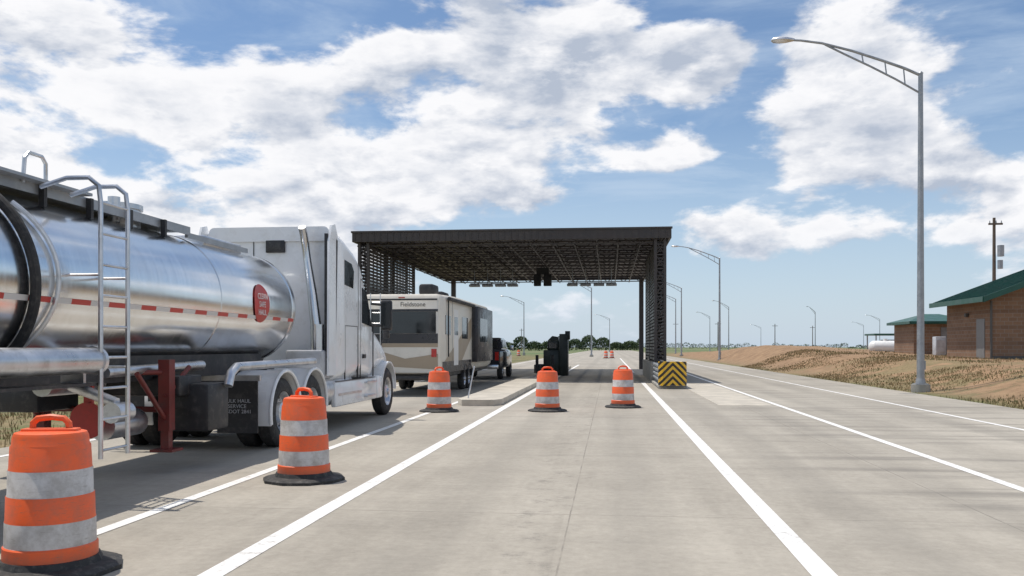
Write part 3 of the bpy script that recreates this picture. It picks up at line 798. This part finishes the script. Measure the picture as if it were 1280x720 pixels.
a.done('trailer_fenders','alu',g)

# ------------------------------------------------------------ RV travel trailer
g=Grp('travel_trailer',(-6.3,32,0))
RX0,RX1,RY0,RY1=-7.5,-5.1,26.3,37.9
a=MB(); a.loft([(RY0,RX0+.05,RX1-.05,.72,3.02,.1),(RY0+.08,RX0,RX1,.68,3.12,.14),(RY0+3,RX0,RX1,.68,3.2,.14),(RY1-1.2,RX0,RX1,.68,3.2,.14),(RY1-.3,RX0,RX1,.75,3.0,.14),(RY1,RX0+.1,RX1-.1,.95,2.5,.14)]); a.done('body','rv_cream',g,ang=40)
a=MB(); a.box(RX0+.18,RX1-.14,RY0-.012,RY0+.01,1.92,2.58,.0); a.box(RX0+.5,RX0+.51,RY0-.02,RY0,2,2.5); a.done('rear_window','glass',g)
a=MB(); a.box(RX0+.12,RX1-.08,RY0-.008,RY0+.01,1.62,1.915); a.box(RX0+.12,RX1-.08,RY0-.007,RY0+.01,2.583,2.66); a.box(RX0+.1,RX1-.1,RY0-.01,RY0+.01,2.93,2.98); a.done('rear_graphic','rv_dark',g)
a=MB(); a.prism([(RX0+.12,.95),(RX1-.08,.82),(RX1-.08,1.3),(-6.2,1.15),(RX0+.12,1.5)],RY0-.009,RY0+.01,'y'); a.box(RX0+.12,RX1-.08,RY0-.006,RY0+.01,1.50,1.617); a.done('rear_swoosh','rv_tan',g)
text('rear_lettering','Fieldstone',(-5.95,RY0-.02,2.80),(R(90),0,0),.19,'rv_dark',g)
a=MB(); a.box(RX0+.1,RX0+.25,RY0-.02,RY0+.0,1.2,1.45,.0); a.box(RX1-.28,RX1-.12,RY0-.02,RY0+.0,1.2,1.45); a.box(-6.4,-6.2,RY0-.02,RY0,3.0,3.03); a.done('tail_lamps','tail',g)
a=MB(); a.box(RX0+.1,RX1-.1,RY0-.25,RY0-.13,.5,.62,.02); 
for xx in(-7,-5.6): a.box(xx,xx+.08,RY0-.13,RY1,.5,.66)
a.box(RX0+.1,RX1-.08,26.6,37.0,.58,.68); a.cyl((-7,RY1,.58),(-6.3,39.3,.55),.05); a.cyl((-5.6,RY1,.58),(-6.3,39.3,.55),.05)
a.done('frame_and_bumper','frame',g)
a=MB(); a.box(-6.7,-5.9,31,32.1,3.2,3.5,.08); a.box(-6.0,-5.5,27.3,28.1,3.15,3.5,.08); a.done('roof_air_conditioner','dark',g)
a=MB(); a.box(RX1-.05,RX1+.22,32.4,36.6,.95,3.02,.03); a.done('slide_out','rv_dark',g)
a=MB(); a.box(RX1-.02,RX1+.004,26.6,32.3,.70,1.05); a.box(RX1-.02,RX1+.005,28.3,28.33,1,3); a.done('lower_skirt','rv_dark',g)
a=MB(); a.prism([(26.9,1.05),(30.2,1.05),(32.3,1.9),(32.3,2.6),(29,1.6)],RX1-.02,RX1+.004); a.done('side_graphic','rv_tan',g)
a=MB(); a.box(RX1-.02,RX1+.008,27.1,28.0,1.9,2.5); a.box(RX1-.02,RX1+.01,30.2,31.4,1.8,2.55); a.box(RX1+.2,RX1+.228,33,35,1.7,2.6); a.box(RX1-.02,RX1+.009,28.7,29.35,1.9,2.5); a.done('side_windows','glass',g)
a=MB(); a.box(RX1-.02,RX1+.006,28.6,29.45,.9,2.75); a.done('entry_door','whitevinyl',g)
a=MB(); a.cyl((RX1+.1,27.2,3.02),(RX1+.1,32.3,3.02),.06); a.cyl((RX1+.06,27.3,1.2),(RX1+.06,27.3,3.0),.025,n=6); a.cyl((RX1+.06,32.2,1.2),(RX1+.06,32.2,3.0),.025,n=6); 
a.done('awning','dark',g)
a=MB()
for xx in(-7.25,-6.95): a.cyl((xx,RY0-.08,.8),(xx,RY0-.08,3.15),.015,n=6)
for k in range(7): a.cyl((-7.25,RY0-.08,.95+k*.32),(-6.95,RY0-.08,.95+k*.32),.012,n=6)
a.done('rear_ladder','alu',g)
for y in (31.0,31.95): wheel(g,RX1-.02,y,.38,.24,1); wheel(g,RX0+.02,y,.38,.24,-1)
a=MB(); a.lathe([(.44,RX1-.1),(.47,RX1-.1),(.47,RX1+.02),(.44,RX1+.02)],(0,31.0,.45),'x',16,0,180,closedprof=True); a.lathe([(.44,RX1-.1),(.47,RX1-.1),(.47,RX1+.02),(.44,RX1+.02)],(0,31.95,.45),'x',16,0,180,closedprof=True); a.done('wheel_arches','rv_dark',g)

# ------------------------------------------------------------ pickup
g=Grp('pickup_truck',(-6.0,42.8,0))
px0,px1=-7.0,-5.0; py=40.0
a=MB(); a.loft([(py,px0+.06,px1-.06,.55,1.32,.1),(py+.1,px0,px1,.5,1.38,.12),(py+4.2,px0,px1,.5,1.38,.12),(py+5.2,px0+.03,px1-.03,.5,1.28,.16),(py+5.7,px0+.12,px1-.12,.52,1.15,.16)])
a.loft([(py+1.95,px0+.16,px1-.16,1.3,1.85,.12),(py+2.2,px0+.18,px1-.18,1.3,1.96,.16),(py+3.6,px0+.18,px1-.18,1.3,1.96,.16),(py+4.4,px0+.14,px1-.14,1.3,1.4,.04)])
a.done('body','truckblue',g,ang=45)
a=MB(); a.box(px0+.35,px1-.35,py+1.9,py+2.03,1.45,1.82,.0); a.prism([(py+2.25,1.45),(py+4.0,1.45),(py+3.55,1.85),(py+2.3,1.85)],px1-.2,px1-.155); a.prism([(py+2.25,1.45),(py+4.0,1.45),(py+3.55,1.85),(py+2.3,1.85)],px0+.155,px0+.2); a.done('windows','glass',g)
a=MB(); a.box(px0+.05,px0+.22,py-.02,py+.06,.9,1.28); a.box(px1-.22,px1-.05,py-.02,py+.06,.9,1.28); a.done('tail_lamps','tail',g)
a=MB(); a.box(px0+.05,px1-.05,py-.15,py-.02,.5,.7,.03); a.box(px1+.02,px1+.2,py+3.9,py+4.0,1.35,1.6,.02); a.done('bumper','chrome',g)
for y in (py+1.1,py+4.6): wheel(g,px1+.01,y,.4,.25,1); wheel(g,px0-.01,y,.4,.25,-1)

# ------------------------------------------------------------ world
S=Vector((-.30,.10,.95)).normalized()
elev=math.asin(S.z); az=math.atan2(S.x,S.y)
w=bpy.data.worlds.new("World"); scene.world=w; w.use_nodes=True
t=NT(w.node_tree); w.node_tree.nodes.clear()
sky=t.new('ShaderNodeTexSky',sky_type='NISHITA'); sky.sun_disc=False; sky.sun_elevation=elev; sky.sun_rotation=az
sky.air_density=1.0; sky.dust_density=.7; sky.ozone_density=2.5; sky.altitude=200
d=t.vm('NORMALIZE',t.new('ShaderNodeTexCoord').outputs['Generated'])
s=t.sep(d); zz=t.math('MAXIMUM',s[2],0.0)
zc=t.math('ADD',zz,.85)
P=t.comb(t.math('DIVIDE',s[0],zc),t.math('DIVIDE',s[1],zc),t.math('MULTIPLY',zz,1.75))
n1=t.noise(P,5.6,9,.57,.1)
n2=t.noise(t.vm('ADD',P,(-.010,.0,.036)),5.6,6,.56,.1)
blobs=[(-32,12,15,8,1),(-16,14,12,7.5,1),(-5,16.5,8,6,1),(14,12.5,5.4,7.0,1.0),(5,17.5,4.4,2.5,.98),(19,8.5,12,4.2,.88),(9,7.5,7,2.6,.72),(-33,4.5,13,2.4,.55),(1,12.3,6.5,1.4,.75),(-8,9,9,2.5,.6),(-20,60,50,22,.8),(110,25,60,18,.8),(-130,25,50,18,.8)]
mask=None
for (a_,e_,wa,we,st_) in blobs:
    c=Vector((math.sin(R(a_))*math.cos(R(e_)),math.cos(R(a_))*math.cos(R(e_)),math.sin(R(e_))))
    tang=Vector((math.cos(R(a_)),-math.sin(R(a_)),0)); upv=c.cross(tang); upv=-upv if upv.z<0 else upv
    df=t.vm('SUBTRACT',d,tuple(c))
    u_=t.vm('DOT_PRODUCT',df,tuple(tang/math.sin(R(min(wa,80)))))
    v_=t.vm('DOT_PRODUCT',df,tuple(upv/math.sin(R(we))))
    q_=t.vm('DOT_PRODUCT',df,tuple(c*2))
    rr=t.vm('LENGTH',t.comb(u_,v_,q_))
    mk=t.mr(rr,1.5,.35,0,st_)
    mask=mk if mask is None else t.math('MAXIMUM',mask,mk)
val=t.math('ADD',n1,t.math('MULTIPLY',mask,.24))
alpha=t.mr(val,.585,.675)
wn_=t.noise(t.comb(t.math('DIVIDE',s[0],zc),t.math('DIVIDE',s[1],zc),t.math('MULTIPLY',zz,4)),2.6,7,.62,.5)
wisp=t.math('MULTIPLY',t.mr(wn_,.42,.68),.6)
n3=t.noise(t.comb(t.math('DIVIDE',s[0],zc),t.math('DIVIDE',s[1],zc),t.math('MULTIPLY',zz,2.2)),8.5,7,.62,.2)
lit=t.math('ADD',t.math('MULTIPLY',t.math('SUBTRACT',n1,n2),6.5),.74,clamp=True)
thick=t.mr(val,.66,.86)
lit=t.math('SUBTRACT',lit,t.math('MULTIPLY',thick,t.mr(n3,.40,.60,.0,.62)),clamp=True)
cc=t.mix(lit,(.47,.53,.64),(.97,.97,.99))
cc=t.mix(t.mr(s[2],.02,.14,.65,0),cc,(.66,.75,.86))
hs=t.new('ShaderNodeHueSaturation'); hs.inputs['Saturation'].default_value=1.05; hs.inputs['Value'].default_value=1.0
t.l.new(sky.outputs[0],hs.inputs['Color'])
b1=t.new('ShaderNodeBackground'); t.l.new(hs.outputs[0],b1.inputs[0]); b1.inputs[1].default_value=.12
bh=t.new('ShaderNodeBackground'); bh.inputs[0].default_value=(.57,.69,.84,1); bh.inputs[1].default_value=1.0
b2=t.new('ShaderNodeBackground'); t.l.new(cc,b2.inputs[0]); b2.inputs[1].default_value=1.0
mh=t.new('ShaderNodeMixShader'); t.l.new(t.math('MAXIMUM',t.mr(s[2],.0,.26,.80,0,False),wisp),mh.inputs[0]); t.l.new(b1.outputs[0],mh.inputs[1]); t.l.new(bh.outputs[0],mh.inputs[2])
mx=t.new('ShaderNodeMixShader'); t.l.new(alpha,mx.inputs[0]); t.l.new(mh.outputs[0],mx.inputs[1]); t.l.new(b2.outputs[0],mx.inputs[2])
o=t.new('ShaderNodeOutputWorld'); t.l.new(mx.outputs[0],o.inputs[0])

ld=bpy.data.lights.new('sun','SUN'); ld.energy=3.8; ld.angle=R(.53); ld.color=(1,.94,.86)
lo=bpy.data.objects.new('sun',ld); COL.objects.link(lo); lo.rotation_euler=S.to_track_quat('Z','Y').to_euler()

cd=bpy.data.cameras.new('camera'); cam=bpy.data.objects.new('camera',cd); COL.objects.link(cam)
cam.location=(0,0,1.5); cam.rotation_euler=(R(90),0,R(6.33)); cd.lens=30.94; cd.sensor_width=36; cd.shift_y=.0578
cd.clip_start=.05; cd.clip_end=9000
scene.camera=cam
